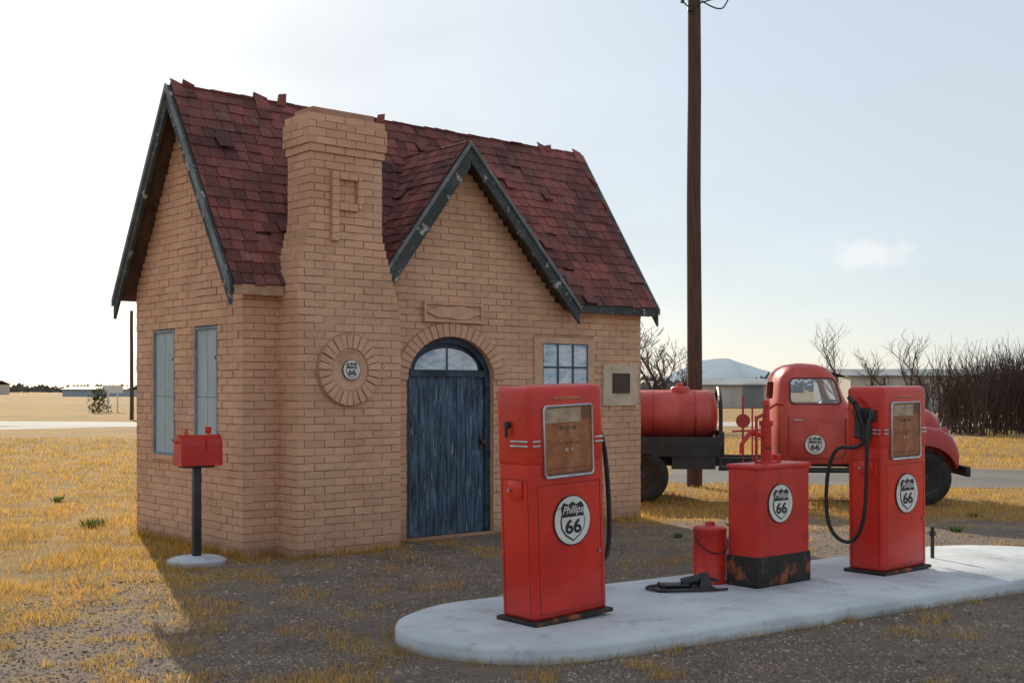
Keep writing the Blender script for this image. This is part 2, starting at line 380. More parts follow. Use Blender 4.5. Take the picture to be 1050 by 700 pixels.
mb=MB(); mb.box((4.753,-.035,1.40),(5.34,-.002,1.90),0); mb.build('notice_board',[signB],B)
mb=MB(); mb.box((4.90,-.05,1.55),(5.19,-.036,1.79),0)
for i in range(6): mb.box((4.93,-.0525,1.58+i*.032),(5.16-.03*(i%2),-.0503,1.588+i*.032),1)
mb.build('bronze_plate',[bronzeM,bronze2M],B)
for a,b in SW:
    mb=MB(); m_=(a+b)/2
    for p,q in ((a+.03,m_-.004),(m_+.004,b-.03)):
        mb.box((.02,p,.93),(.05,q,1.52),0,R()); mb.box((.022,p,1.525),(.052,q,2.2),0,R())
    mb.box((.0,a,.9),(.06,a+.03,2.23),1);mb.box((.0,b-.03,.9),(.06,b,2.23),1);mb.box((.001,a+.03,.9),(.06,b-.03,.93),1);mb.box((.001,a+.03,2.2),(.06,b-.03,2.23),1)
    mb.box((.053,a,.9),(.07,b,2.23),1)
    for zz in (1.05,1.9): mb.box((.012,a+.04,zz),(.02,a+.09,zz+.03),2)
    mb.build('window_shutter',[shutM,shutF,blkmetM],B)
# roof
sl=MB(); un=MB()
def shingles(P0,al,up,nr,total,ivals,expo=.132):
    P0=Vector(P0);al=Vector(al).normalized();up=Vector(up).normalized();nr=Vector(nr).normalized()
    d=-.02
    while d<total:
        row=U(-.08,.08)
        for a,b in ivals(d+expo*.3):
            s=a-U(0,.12)
            while s<b:
                w=U(.115,.185); u0=max(s,a)+.004;u1=min(s+w,b)-.004; s+=w
                if u1-u0<.02 : continue
                if R()<.008: continue
                j=U(-.009,.009); j2=j+U(-.005,.005); lift=U(.018,.028)+(U(.02,.05) if R()<.02 else 0); L_=min(expo*1.75,total-d+.03)
                Q=lambda u,dd,hh:P0+al*u+up*dd+nr*hh
                nn=noise.noise(Q(u0,d,0)*1.1)*.5
                r=min(1,max(0,.47+nn*.8+row+U(-.33,.33)))
                sl.hexa([Q(u0,d+j,lift-.013),Q(u1,d+j2,lift-.013),Q(u1,d+L_,-.004),Q(u0,d+L_,-.004),
                         Q(u0,d+j,lift+U(0,.005)),Q(u1,d+j2,lift+U(0,.005)),Q(u1,d+L_,.008),Q(u0,d+L_,.008)],0,r)
        d+=expo
def slab(P0,al,up,nr,total,ivals,st=.05,th=.05):
    P0=Vector(P0);al=Vector(al).normalized();up=Vector(up).normalized();nr=Vector(nr).normalized(); d=0
    while d<total-.001:
        e=min(st,total-d)
        for a,b in ivals(d+e/2):
            Q=lambda u,dd,hh:P0+al*u+up*dd+nr*hh
            un.hexa([Q(a,d,-th),Q(b,d,-th),Q(b,d+e,-th),Q(a,d+e,-th),Q(a,d,-.003),Q(b,d,-.003),Q(b,d+e,-.003),Q(a,d+e,-.003)],0)
        d+=e
sn=math.sqrt(1+SL*SL); total=(RY+EO)*sn; X0,X1=-.17,5.57
def mainiv(d,e=0):
    z=EZ+d*SL/sn; iv=[(0,X1-X0)]
    if z<GZ-.02: iv=sub(iv,GX-(GZ-z)/GL+.03-X0,GX+(GZ-z)/GR-.03-X0)
    return iv
args=((X0,-EO,EZ),(1,0,0),(0,1,SL),(0,-SL,1),total)
shingles(*args,mainiv); slab(*args,mainiv)
args=((X0,2*RY+EO,EZ),(1,0,0),(0,-1,SL),(0,SL,1),total)
shingles(*args,lambda d:[(0,X1-X0)]); slab(*args,lambda d:[(0,X1-X0)])
GY=-.19
def gable(xb,slope,sgn):
    zb=GZ-slope*abs(GX-xb); nn=math.sqrt(1+slope*slope); tot=abs(GX-xb)*nn
    def iv(d):
        z=zb+d*slope/nn; return [(0,max((z-EZ)/SL-EO+.06,-.0)-GY)]
    a=((xb,GY,zb),(0,1,0),(sgn,0,slope),(-sgn*slope,0,1),tot)
    shingles(*a,iv,.12); slab(*a,iv)
gable(1.50,GL,1); gable(4.17,GR,-1)
x=X0
while x<X1:
    w=U(.12,.2)
    if R()>.12:
        for sgn in (1,-1):
            h=U(0,.015)+(.05 if R()<.08 else 0)
            p=[(x,RY-sgn*.01,RZ+.03+h),(x+w,RY-sgn*.01,RZ+.03+h*.3),(x+w,RY+sgn*.09,RZ-.09),(x,RY+sgn*.09,RZ-.09)]
            sl.hexa([(a,b,c-.012) for a,b,c in p]+p,0,R())
    x+=w
for (x,h,t) in ((1.02,.10,.3),(2.3,.07,.4),(4.9,.05,.2)):
    sl.hexa([(x,RY-.06,RZ-.02),(x+.11,RY-.06,RZ-.02),(x+.11,RY-.045,RZ-.02),(x,RY-.045,RZ-.02),(x+t*.1,RY-.05,RZ+h),(x+.09+t*.1,RY-.05,RZ+h+.02),(x+.09+t*.1,RY-.035,RZ+h+.02),(x+t*.1,RY-.035,RZ+h)],0,.8)
y=GY
while y<.9:
    w=U(.1,.16)
    for sgn in (1,-1):
        p=[(GX-sgn*.01,y,GZ+.035),(GX-sgn*.01,y+w,GZ+.03),(GX+sgn*.09,y+w,GZ-.075),(GX+sgn*.09,y,GZ-.075)]
        sl.hexa([(a,b,c-.012) for a,b,c in p]+p,0,R())
    y+=w
sl.build('roof_shingles',[shingM],B); un.build('roof_decking',[underM],B)
mb=MB()
def vb(p0,p1,h,t,m=0,drop=0):
    p0=Vector(p0)-Vector((0,0,drop));p1=Vector(p1)-Vector((0,0,drop));t=Vector(t);H=Vector((0,0,h))
    mb.hexa([p0-H,p1-H,p1-H+t,p0-H+t,p0,p1,p1+t,p0+t],m,R())
def rk(y): return RZ-SL*abs(y-RY)
for xx,t in ((X0-.005,-.035),(X1+.005,.035)):
    vb((xx,-EO-.01,rk(-EO-.01)),(xx,RY,RZ),.22,(t,0,0),0,-.01); vb((xx,2*RY+EO+.01,rk(-EO-.01)),(xx,RY,RZ),.22,(t,0,0),0,-.01)
    vb((xx+t,-EO-.02,rk(-EO-.02)),(xx+t,RY,RZ),.075,(t*.6,0,0),1,-.02); vb((xx+t,2*RY+EO+.02,rk(-EO-.02)),(xx+t,RY,RZ),.075,(t*.6,0,0),1,-.02)
g=lambda x:(GZ-(GL*(GX-x) if x<GX else GR*(x-GX)))
vb((1.47,GY-.005,g(1.47)),(GX,GY-.005,GZ),.27,(0,-.035,0),0,-.01); vb((4.18,GY-.005,g(4.18)),(GX,GY-.005,GZ),.20,(0,-.035,0),0,-.01)
vb((1.46,GY-.04,g(1.46)),(GX,GY-.04,GZ),.05,(0,-.02,0),1,-.02); vb((4.19,GY-.04,g(4.19)),(GX,GY-.04,GZ),.05,(0,-.02,0),1,-.02)
mb.build('bargeboards',[bargeM,barge2M],B)
mb=MB()
for a,b in ((X0+.01,.36),(4.2,X1-.01)): mb.box((a,-EO+.01,EZ-.10),(b,-.0,EZ-.045),0); mb.box((a,-EO-.012,EZ-.105),(b,-EO+.008,EZ-.01),1 if a>1 else 0)
mb.build('eave_soffit',[soffitM,bargeM],B)

# ---------------------------------------------------------------- pump island
a=Vector((.83,.56)).normalized(); nrm=Vector((-a.y,a.x))
IZ=.10
def isl(off):
    c=[];rr=.86-off; cc=6.46
    for e,s in ((3.6+.95,-1),(10.55-.95,1)):
        for i in range(25):
            t=-math.pi/2+math.pi*i/24; al=e+s*math.cos(t)*(rr+.09)*1.0; pn=cc+s*math.sin(t)*rr
            c.append(a*al+nrm*pn)
    return c
pc=isl(0)
def dens(c):
    o=[]
    for i in range(len(c)):
        p,q=c[i],c[(i+1)%len(c)]; n=max(1,int((q-p).length/.12))
        for k in range(n): o.append(p+(q-p)*k/n)
    return o
pc=dens(pc); cen=sum((Vector(p) for p in pc),Vector((0,0)))/len(pc)
mb=MB()
def ring(sh,z,amp=.014):
    out=[]
    for p in pc:
        w=noise.noise(Vector((p.x*2.5,p.y*2.5,z*9)))*amp
        pr=a*((p-cen).dot(a)); pn=nrm*((p-cen).dot(nrm)); L1=pr.length;L2=pn.length
        q=cen+pr*((L1-sh)/max(L1,.01) if L1>sh*4 else 1)+pn*((L2-sh+w)/max(L2,.01) if L2>sh*2 else 1)
        out.append((q.x,q.y,z))
    return out
mb.rings([ring(-.01,-.05),ring(0,.0),ring(.004,IZ-.03),ring(.012,IZ-.01),ring(.03,IZ)],0)
mb.build('concrete_pump_island',[concM],None,True,60)

# ---------------------------------------------------------------- pumps
def pump(loc,lean,side_nozzle):
    P=empty('gas_pump',loc,(0,lean,YAW)); w,d,h=.645,.335,1.515
    rbox('base_plinth',(-.025,-.03,0),(w+.025,d+.03,.028),.008,rustM,P)
    rbox('cabinet_body',(0,0,.022),(w,d,h),.032,redM,P,5)
    rbox('cabinet_head',(-.006,-.006,1.0),(w+.006,d+.006,h+.012),.045,redM,P,6)
    mb=MB()
    for x_ in (.045,w-.05): mb.box((x_,-.0015,.06),(x_+.004,.002,.89))
    mb.box((.045,-.0015,.06),(w-.046,.002,.064)); mb.box((.045,-.0015,.886),(w-.046,.002,.890))
    mb.box((-.0015,.04,.06),(.002,.044,.93));mb.box((-.0015,d-.045,.06),(.002,d-.041,.93));mb.box((-.0015,.04,.926),(.002,d-.041,.93))
    mb.build('panel_seams',[seamM],P)
    for zz in (1.135,1.165):
        for x0,x1 in ((.012,.075),(.555,w-.012)): rbox('chrome_band',(x0,-.013,zz),(x1,-.004,zz+.016),.004,chromeM,P,2)
        rbox('chrome_band_side',(-.013,.02,zz),(-.004,.19,zz+.016),.004,chromeM,P,2)
    def rr(x0,x1,z0,z1,r,y):
        o=[]
        for cx,cz,t0 in ((x1-r,z1-r,0),(x0+r,z1-r,90),(x0+r,z0+r,180),(x1-r,z0+r,270)):
            for i in range(6):
                t=math.radians(t0+18*i); o.append((cx+r*math.cos(t),y,cz+r*math.sin(t)))
        return o
    x0,x1,z0,z1=.095,.535,.93,1.40
    mb=MB(); mb.rings([rr(x0,x1,z0,z1,.03,-.004),rr(x0,x1,z0,z1,.03,-.02),rr(x0+.007,x1-.007,z0+.007,z1-.007,.026,-.026),rr(x0+.015,x1-.015,z0+.015,z1-.015,.02,-.022),rr(x0+.017,x1-.017,z0+.017,z1-.017,.02,-.0075)],cap=False)
    mb.build('window_chrome_frame',[chromeM],P,True)
    mb=MB(); mb.face(rr(x0+.015,x1-.015,z0+.015,z1-.015,.02,-.0075)); mb.build('dial_back',[copperM],P)
    mb=MB(); mb.box((x0+.02,-.0115,1.285),(x1-.10,-.008,1.378),0); mb.box((x1-.095,-.0117,1.30),(x1-.025,-.008,1.375),1)  # pale top plate carries the glass's sky reflection in its colour
    for i in range(3): mb.box((x0+.15+i*.055,-.0125,1.235),(x0+.15+i*.055+.035,-.0082,1.262),1)
    mb.box((x0+.09,-.0125,1.15),(x1-.10,-.0082,1.156),1)
    for i in range(2): mb.box((x0+.19+i*.05,-.0125,1.095),(x0+.19+i*.05+.03,-.0082,1.12),0)
    mb.box((x0+.05,-.012,.985),(x1-.05,-.0083,.990),1); mb.box((x0+.02,-.012,.95),(x1-.02,-.0083,.962),1)
    mb.build('price_dial',[dialM,faintM],P)
    mb=MB(); mb.face(rr(x0+.015,x1-.015,z0+.015,z1-.015,.02,-.0205)); mb.build('dial_glass',[dialGlass],P)
    rbox('brand_strip',(.20,-.010,1.432),(.43,-.004,1.450),.003,copperM,P,2)
    rbox('side_latch',(-.012,.09,.80),(-.002,.22,.92),.004,redM,P,2)
    mb=MB(); mb.tube((-.01,.2,.86),(-.03,.2,.86),.012,.012,10)
    mb.tube((w-.07,-.001,.42),(w-.07,-.014,.42),.011,.011,10)
    mb.build('lock_knob',[chromeM],P,True)
    logo(P,(.335,-.0045,.645),.158)
    s=-1 if side_nozzle=='L' else 1; X=0 if s<0 else w
    mb=MB(); 
    mb.hexa([(X,.10,1.10),(X+s*.07,.12,1.12),(X+s*.07,.23,1.12),(X,.25,1.10),(X,.10,1.36),(X+s*.03,.12,1.34),(X+s*.03,.23,1.34),(X,.25,1.36)],0)
    mb.build('nozzle_boot',[blkmetM if s<0 else redM],P)
    mb=MB()
    mb.tube((X+s*.06,.14,1.20),(X+s*.085,.20,1.39),.026,.022,12); mb.tube((X+s*.085,.20,1.39),(X+s*.07,.27,1.44),.022,.018,12)
    mb.tube((X+s*.07,.13,1.05),(X+s*.06,.14,1.20),.018,.026,12)
    mb.tube((X+s*.115,.13,1.10),(X+s*.12,.2,1.34),.007,.007,6); mb.tube((X+s*.06,.14,1.1),(X+s*.115,.13,1.10),.007,.007,6)
    mb.build('nozzle',[blackM],P,True)
    if s<0:
        rbox('hose_gland',(-.05,.05,1.24),(.0,.11,1.34),.015,blkmetM,P)
        hose('hose',[(-.02,.08,1.30),(-.10,.07,1.28),(-.12,.07,1.1),(-.11,.08,.8),(-.12,.09,.45),(-.12,.18,.26),(-.12,.32,.25),(-.13,.44,.36),(-.13,.46,.6),(-.12,.44,.9),(-.10,.34,1.08),(-.08,.2,1.0),(-.07,.13,1.08)],.016,blackM,P)
    else:
        hose('hose',[(w,.12,1.22),(w+.07,.12,1.25),(w+.115,.11,1.12),(w+.125,.1,.9),(w+.14,.1,.6),(w+.12,.1,.36),(w+.06,.1,.31),(w+.02,.1,.4),(w+.015,.1,.7),(w+.05,.12,1.0),(w+.07,.13,1.07)],.017,blackM,P)
        mb=MB(); mb.tube((0,.2,1.28),(-.035,.2,1.28),.022,.02,12); mb.tube((-.03,.2,1.28),(-.035,.2,1.2),.012,.01,8); mb.build('reset_crank',[blkmetM],P,True)
    return P
pump((.150,7.62,IZ),-.036,'R')
pump((3.0,9.68,IZ),-.012,'L')

# ---------------------------------------------------------------- lube dispenser
P=empty('oil_lube_dispenser',(1.85,9.05,IZ),(0,0,YAW)); w,d,h=.66,.29,.92
rbox('black_base',(-.006,-.006,0),(w+.006,d+.006,.235),.012,rustM,P); rbox('tank_box',(0,0,.2),(w,d,h),.028,red2M,P,5)
rbox('lid',(-.012,-.012,h-.03),(w+.012,d+.012,h+.012),.018,red2M,P,4)
logo(P,(.275,-.0045,.63),.145)
mb=MB(); cx,cy=.30,.15
mb.tube((cx,cy,h),(cx,cy,h+.03),.09,.085,20); mb.tube((cx,cy,h+.03),(cx,cy,h+.30),.042,.042,16); mb.tube((cx,cy,h+.30),(cx,cy,h+.34),.055,.055,16)
mb.tube((cx,cy,h+.34),(cx,cy,h+.46),.03,.022,12); mb.tube((cx,cy,h+.46),(cx,cy,h+.50),.035,.02,12)
mb.tube((cx-.12,cy,h),(cx-.12,cy,h+.38),.012,.012,8); mb.tube((cx-.125,cy,h+.36),(cx,cy,h+.4),.014,.014,8)
mb.tube((cx,cy,h+.22),(cx-.16,cy+.03,h+.25),.022,.018,10); mb.tube((cx-.16,cy+.03,h+.25),(cx-.25,cy+.04,h+.16),.018,.015,10); mb.tube((cx-.25,cy+.04,h+.16),(cx-.26,cy+.04,h+.09),.015,.013,10)
mb.tube((cx,cy,h+.42),(cx+.13,cy,h+.47),.011,.011,8); mb.tube((cx+.13,cy,h+.47),(cx+.13,cy-.07,h+.47),.014,.014,8)
mb.tube((cx+.17,cy+.03,h),(cx+.17,cy+.03,h+.07),.035,.035,14)
mb.build('hand_pump',[red2M],P,True)
P=empty('red_oil_can',(1.545,9.36,IZ),(0,0,.3)); mb=MB()
mb.revolve((0,0,0),(0,0,1),[(.128,0),(.132,.01),(.132,.03),(.128,.035),(.128,.40),(.132,.405),(.132,.425),(.12,.435),(.04,.45),(.035,.475),(.01,.48)],28)
mb.revolve((0,0,.14),(0,0,1),[(.129,0),(.132,.004),(.129,.008)],28); mb.build('can_body',[red2M],P,True)
hose('can_handle',[(-.13,0,.36),(-.14,-.06,.30),(-.06,-.15,.24),(.06,-.15,.24),(.14,-.06,.30),(.13,0,.36)],.005,blkmetM,P)
P=empty('foot_pump',(1.30,9.02,IZ),(0,0,.15)); 
rbox('sole',(-.24,-.10,0),(.22,.10,.025),.01,blkmetM,P); rbox('pedal',(-.20,-.07,.03),(.02,.07,.05),.01,blackM,P)
mb=MB(); mb.tube((-.02,0,.05),(.18,.0,.10),.04,.03,14); mb.tube((.16,0,.09),(.28,.05,.05),.016,.012,10); mb.tube((-.18,-.08,.04),(-.18,.08,.04),.014,.014,8)
mb.tube((.05,-.09,.02),(.05,.09,.02),.025,.025,10)
mb.hexa([(.1,-.06,.02),(.2,-.06,.02),(.2,.06,.02),(.1,.06,.02),(.12,-.03,.12),(.17,-.03,.12),(.17,.03,.12),(.12,.03,.12)])
mb.build('pump_barrel',[blkmetM],P,True)
hose('air_hose',[(-.2,.05,.03),(-.3,.1,.015),(-.3,-.05,.015),(-.15,-.14,.015),(.1,-.15,.015),(.3,-.1,.015)],.010,blackM,P)
P=empty('vent_pipe',(3.75,10.7,IZ)); mb=MB(); mb.tube((0,0,0),(0,0,.28),.017,.017,10); mb.tube((0,0,.2),(0,0,.24),.028,.028,10); mb.build('pipe',[blkmetM],P,True)

# ---------------------------------------------------------------- mailbox
P=empty('mailbox',(-2.90,11.03,0),(0,0,math.radians(34)))
mb=MB(); mb.revolve((0,0,0),(0,0,1),[(.27,-.01),(.265,.04),(.22,.06),(.05,.075)],32); mb.build('concrete_foot',[concM],P,True)
rbox('post',(-.035,-.035,.05),(.035,.035,.9),.004,blkmetM,P); rbox('bracket',(-.15,-.07,.885),(.15,.07,.91),.004,blkmetM,P)
mb=MB(); pr=[(-.10,0),(.10,0)]+[(.10*math.cos(math.pi*i/14),.17+.11*math.sin(math.pi*i/14)) for i in range(15)]
mb.rings([[(-.17,y,.905+z) for y,z in pr],[(.20,y,.905+z) for y,z in pr]],0); 
pr2=[(y*1.06,z*1.03-.003) for y,z in pr]
for x0,x1 in ((-.18,-.155),(.19,.21)): mb.rings([[(x0,y,.905+z) for y,z in pr2],[(x1,y,.905+z) for y,z in pr2]],0)
mb.build('mailbox_shell',[red2M],P,True,30)
mb=MB(); mb.box((.06,-.113,1.02),(.085,-.107,1.24)); mb.box((.04,-.113,1.20),(.10,-.107,1.26)); mb.tube((-.18,0,1.12),(-.21,0,1.12),.012,.012,8)
mb.tube((-.10,0,1.18),(-.10,0,1.235),.02,.015,10); mb.build('flag',[redM],P)

# ---------------------------------------------------------------- truck (faces +x)
T=empty('vintage_tanker_truck',(4.0,17.42,0),(0,0,math.radians(-5)))
def sect(x0,x1,hy,z,n=40,p=5.):
    cx=(x0+x1)/2;hx=(x1-x0)/2; o=[]
    for k in range(n):
        t=2*math.pi*(k+.5)/n; c,s=math.cos(t),math.sin(t)
        o.append((cx+hx*math.copysign(abs(c)**(2/p),c),hy*math.copysign(abs(s)**(2/p),s),z))
    return o
def evalmesh(o):
    dg=bpy.context.evaluated_depsgraph_get(); me=bpy.data.meshes.new_from_object(o.evaluated_get(dg)); 
    o.modifiers.clear(); o.data=me; return me
CBX=-.27
mb=MB()
lv=[(CBX+.03,.93,.77,.56),(CBX+.01,.95,.80,.64),(CBX,.96,.82,.9),(CBX,.95,.82,1.15),(CBX,.90,.81,1.28),(CBX,.80,.795,1.36),(CBX+.005,.74,.78,1.44),(CBX+.02,.65,.75,1.66),(CBX+.035,.60,.73,1.76),(CBX+.07,.55,.70,1.84),(CBX+.13,.48,.64,1.90),(CBX+.23,.36,.52,1.945),(CBX+.36,.2,.30,1.965)]
mb.rings([sect(a_,b_,c_,z_,56,5. if z_<1.8 else 4.) for a_,b_,c_,z_ in lv]); cab=mb.build('cab',[truckPale],T)
cut=MB()
def prism(axis,pts,a0,a1):
    if axis=='y': cut.rings([[(x,a0,z) for x,z in pts],[(x,a1,z) for x,z in pts]])
    else: cut.rings([[(a0,x,z) for x,z in pts],[(a1,x,z) for x,z in pts]])
def rp(x0,x1,z0,z1,r,sk=0):
    o=[]
    for cx,cz,t0 in ((x1-r,z1-r,0),(x0+r,z1-r,90),(x0+r,z0+r,180),(x1-r,z0+r,270)):
        for i in range(5):
            t=math.radians(t0+22.5*i); zz=cz+r*math.sin(t); o.append((cx+r*math.cos(t)+(sk*(z1-zz) if cx>(x0+x1)/2 else 0),zz))
    return o
prism('y',rp(-.06,.52,1.40,1.74,.07,.28),-1.2,1.2); c1=cut.build('cutA',[blackM]); cut=MB()
prism('x',rp(-.60,-.03,1.44,1.73,.07),.35,1.4); prism('x',rp(.03,.60,1.44,1.73,.07),.35,1.4); prism('x',rp(-.38,.38,1.46,1.70,.07),-.8,-.05); c2=cut.build('cutB',[blackM])
for c in (c1,c2): c.parent=T
bpy.context.view_layer.update()
m=cab.modifiers.new('s','SOLIDIFY'); m.thickness=.035; m.offset=-1
for c in (c1,c2):
    m=cab.modifiers.new('b','BOOLEAN'); m.object=c; m.solver='EXACT'
me=evalmesh(cab); me.polygons.foreach_set('use_smooth',[True]*len(me.polygons)); me.set_sharp_from_angle(angle=math.radians(38))
for c in (c1,c2): bpy.data.objects.remove(c)
mb=MB(); mb.box((-.22,-.66,.62),(-.08,.66,1.42)); mb.box((-.10,-.66,.62),(.30,.66,.98)); mb.box((.66,-.66,.9),(.84,.66,1.34)); mb.box((-.2,-.7,.58),(.85,.7,.62))
mb.build('bench_seat',[blackM],T)
mb=MB(); mb.revolve((.45,.35,1.28),(-.8,0,.5),[(.19,-.01),(.205,0),(.19,.01),(.18,0)],24); mb.build('steering_wheel',[blackM],T,True)
mb=MB()
for s in (-1,1): mb.face([(x,s*(.775-.13*(z-1.36)),z) for x,z in rp(-.07,.53,1.39,1.75,.07,.28)])
mb.face([(.75-.4*(z-1.4)-.04,y,z) for y,z in rp(-.62,.62,1.43,1.74,.07)])
mb.build('cab_glass',[glassM],T)
mb=MB()
def frame(pts):
    n_=len(pts); cx=sum(p[0] for p in pts)/n_; cz=sum(p[1] for p in pts)/n_
    f_=lambda s_,y: [(cx+(x-cx)*s_,-(.798-.13*(z-1.36))-y,cz+(z-cz)*s_) for x,z in pts]
    mb.rings([f_(1.0,-.004),f_(1.0,.006),f_(1.06,.006),f_(1.06,-.004)],cap=False)
frame(rp(-.065,.525,1.395,1.745,.07,.28)); mb.build('window_rubber',[inkM],T)
mb=MB()
def seam(pts,y0=-.826):
    for (x0,z0),(x1,z1) in zip(pts,pts[1:]):
        dx,dz=x1-x0,z1-z0; l=math.hypot(dx,dz); nx,nz=-dz/l*.004,dx/l*.004
        mb.hexa([(x0-nx,y0,z0-nz),(x1-nx,y0,z1-nz),(x1+nx,y0,z1+nz),(x0+nx,y0,z0+nz),(x0-nx,y0+.012,z0-nz),(x1-nx,y0+.012,z1-nz),(x1+nx,y0+.012,z1+nz),(x0+nx,y0+.012,z0+nz)])
seam([(-.10,1.22),(-.11,.72),(-.06,.64),(.62,.64),(.68,.72),(.68,1.2)],-.8225); mb.build('door_seam',[seamM],T)
mb=MB(); mb.tube((-.03,-.82,1.17),(-.03,-.86,1.17),.012,.012,8); mb.tube((-.04,-.86,1.17),(.09,-.865,1.165),.012,.009,8)
mb.tube((.70,-.80,1.30),(.72,-.98,1.42),.007,.007,6); mb.revolve((.72,-.98,1.45),(1,0,0),[(.01,-.012),(.07,-.01),(.07,.006),(.065,.01)],20); mb.build('door_handle_and_mirror',[chromeM],T,True)
logo(T,(.26,-.826,.83),.135)
def hs(x,zt,hy,zb,n=28):
    o=[]
    for k in range(n):
        t=2*math.pi*(k+.5)/n; c,s=math.cos(t),math.sin(t); p=2.6 if s>0 else 7
        zc=zb+(zt-zb)*.45; hz=(zt-zc) if s>0 else (zc-zb)
        o.append((x,hy*math.copysign(abs(c)**(2/p),c),zc+hz*math.copysign(abs(s)**(2/p),s)))
    return o
mb=MB(); mb.rings([hs(.74,1.36,.70,.6),hs(.95,1.40,.62,.6),hs(1.3,1.39,.54,.6),hs(1.7,1.37,.48,.6),hs(1.95,1.31,.44,.6),hs(2.06,1.22,.40,.62),hs(2.11,1.1,.36,.65)]); mb.build('hood',[truckM],T,True,50)
mb=MB(); mb.tube((.96,0,1.405),(2.06,0,1.25),.012,.01,8); mb.revolve((2.08,0,1.18),(1,0,0),[(.06,0),(.05,.03),(.0,.04)],16)
for i in range(5): mb.box((2.08,-.55,.62+i*.09),(2.16,.55,.66+i*.09))
mb.build('grille_bars',[chromeM],T)
rbox('grille_shell',(1.92,-.62,.56),(2.13,.62,1.06),.06,truckM,T,4)
wr=.375; FW=1.73; RW=-2.12
def wheel(x,y,w_=.2,name='wheel'):
    s=1 if y<0 else -1; mb=MB(); h=w_/2
    mb.revolve((x,y,wr),(0,-s,0),[(.22,-h*.8),(.25,-h),(.33,-h),(.365,-h*.75),(wr,-h*.35),(wr,h*.35),(.365,h*.75),(.33,h),(.25,h),(.22,h*.8)],40,0)
    mb.revolve((x,y,wr),(0,-s,0),[(.228,-h*.6),(.228,h*.85),(.21,h*.8),(.18,h*.3),(.10,h*.35),(.085,h*.75),(.03,h*.85)],32,1)
    for i in range(5):
        t=2*math.pi*i/5; mb.tube((x+.13*math.cos(t),y-s*h*.3,wr+.13*math.sin(t)),(x+.13*math.cos(t),y-s*h*.5,wr+.13*math.sin(t)),.016,.016,6,1)
    mb.build(name,[tireM,blkmetM],T,True)
for s in (-1,1):
    wheel(FW,s*.76); wheel(RW,s*.76); wheel(RW,s*.53)
    st=[(.85,.66,.50,.16),(1.05,.74,.45,.18),(1.3,.93,.42,.2),(1.55,1.04,.42,.21),(1.78,1.08,.42,.22),(1.97,1.05,.42,.215),(2.10,.97,.45,.20),(2.18,.84,.52,.16),(2.205,.74,.6,.10)]
    mb=MB(); rg=[]
    for x,zt,zb,hy in st:
        o=[]
        for k in range(24):
            t=2*math.pi*(k+.5)/24; c,sn_=math.cos(t),math.sin(t); p=2.5 if sn_>0 else 6
            zc=zb+(zt-zb)*.4; hz=(zt-zc) if sn_>0 else (zc-zb)
            o.append((x,s*.70+hy*math.copysign(abs(c)**(2/p),c),zc+hz*math.copysign(abs(sn_)**(2/p),sn_)))
        rg.append(o)
    mb.rings(rg); fo=mb.build('front_fender',[truckM],T)
    cc=MB(); cc.tube((FW,s*.6,wr),(FW,s*1.3,wr),.45,.45,40); c=cc.build('c',[blackM]); c.parent=T
    bpy.context.view_layer.update(); m=fo.modifiers.new('b','BOOLEAN'); m.object=c; m.solver='EXACT'
    me=evalmesh(fo); me.polygons.foreach_set('use_smooth',[True]*len(me.polygons)); me.set_sharp_from_angle(angle=math.radians(45)); bpy.data.objects.remove(c)
    mb=MB(); mb.revolve((2.13,s*.66,.86),(1,0,0),[(.10,-.03),(.10,.02),(.085,.03),(.05,.055),(.0,.062)],24); mb.build('headlight',[chromeM],T,True)
    rbox('running_board',(-.25,s*.72-.12,.44),(1.0,s*.72+.12,.50),.015,blkmetM,T)
rbox('front_bumper',(2.27,-.88,.40),(2.34,.88,.54),.02,blkmetM,T)
mb=MB()
for s in (-1,1):
    mb.box((-2.75,s*.36-.04,.50),(2.3,s*.36+.04,.62)); mb.tube((FW,0,wr),(FW,s*.7,wr),.045,.045,8); mb.tube((RW,0,wr),(RW,s*.6,wr),.06,.06,8)
mb.box((.9,-.4,.45),(1.9,.4,.62)); mb.build('chassis_rails',[blkmetM],T)
mb=MB(); mb.box((-2.85,-.86,.66),(-.98,.86,.80)); mb.box((-2.85,-.87,.80),(-.98,-.82,.93)); mb.box((-2.85,.82,.80),(-.98,.87,.93)); mb.box((-1.03,-.82,.8),(-.98,.82,1.0))
mb.box((-1.05,-.86,.5),(-1.0,-.80,1.0)); mb.box((-1.05,-.80,.46),(-.45,-.74,.52)); mb.box((-1.7,-.84,.48),(-1.1,-.6,.66))
for x_ in (-1.0,-2.25):
    pts=[(x_,.50*math.cos(math.pi*i/16),1.2+.41*math.sin(math.pi*i/16)) for i in range(17)]
    for p_,q_ in zip(pts,pts[1:]): mb.tube(p_,q_,.028,.028,6)
    mb.box((x_-.03,-.52,.80),(x_+.03,.52,.92))
    for s in (-1,1): mb.tube((x_,s*.50,.9),(x_,s*.50,1.2),.028,.028,6)
mb.build('black_bed',[blkmetM],T)
mb=MB(); rg=[]
for x_,f_ in ((-2.42,.5),(-2.38,.8),(-2.30,.95),(-2.2,1),(-1.16,1),(-1.10,.95),(-1.05,.8),(-1.02,.5)): rg.append([(x_,.44*f_*math.cos(2*math.pi*k/36),1.22+.36*f_*math.sin(2*math.pi*k/36)) for k in range(36)])
mb.rings(rg); mb.revolve((-1.55,-.05,1.55),(0,0,1),[(.14,0),(.14,.06),(.11,.085),(.05,.09),(.05,.13),(.01,.135)],20)
mb.build('tank',[truckPale],T,True,50)
mb=MB()
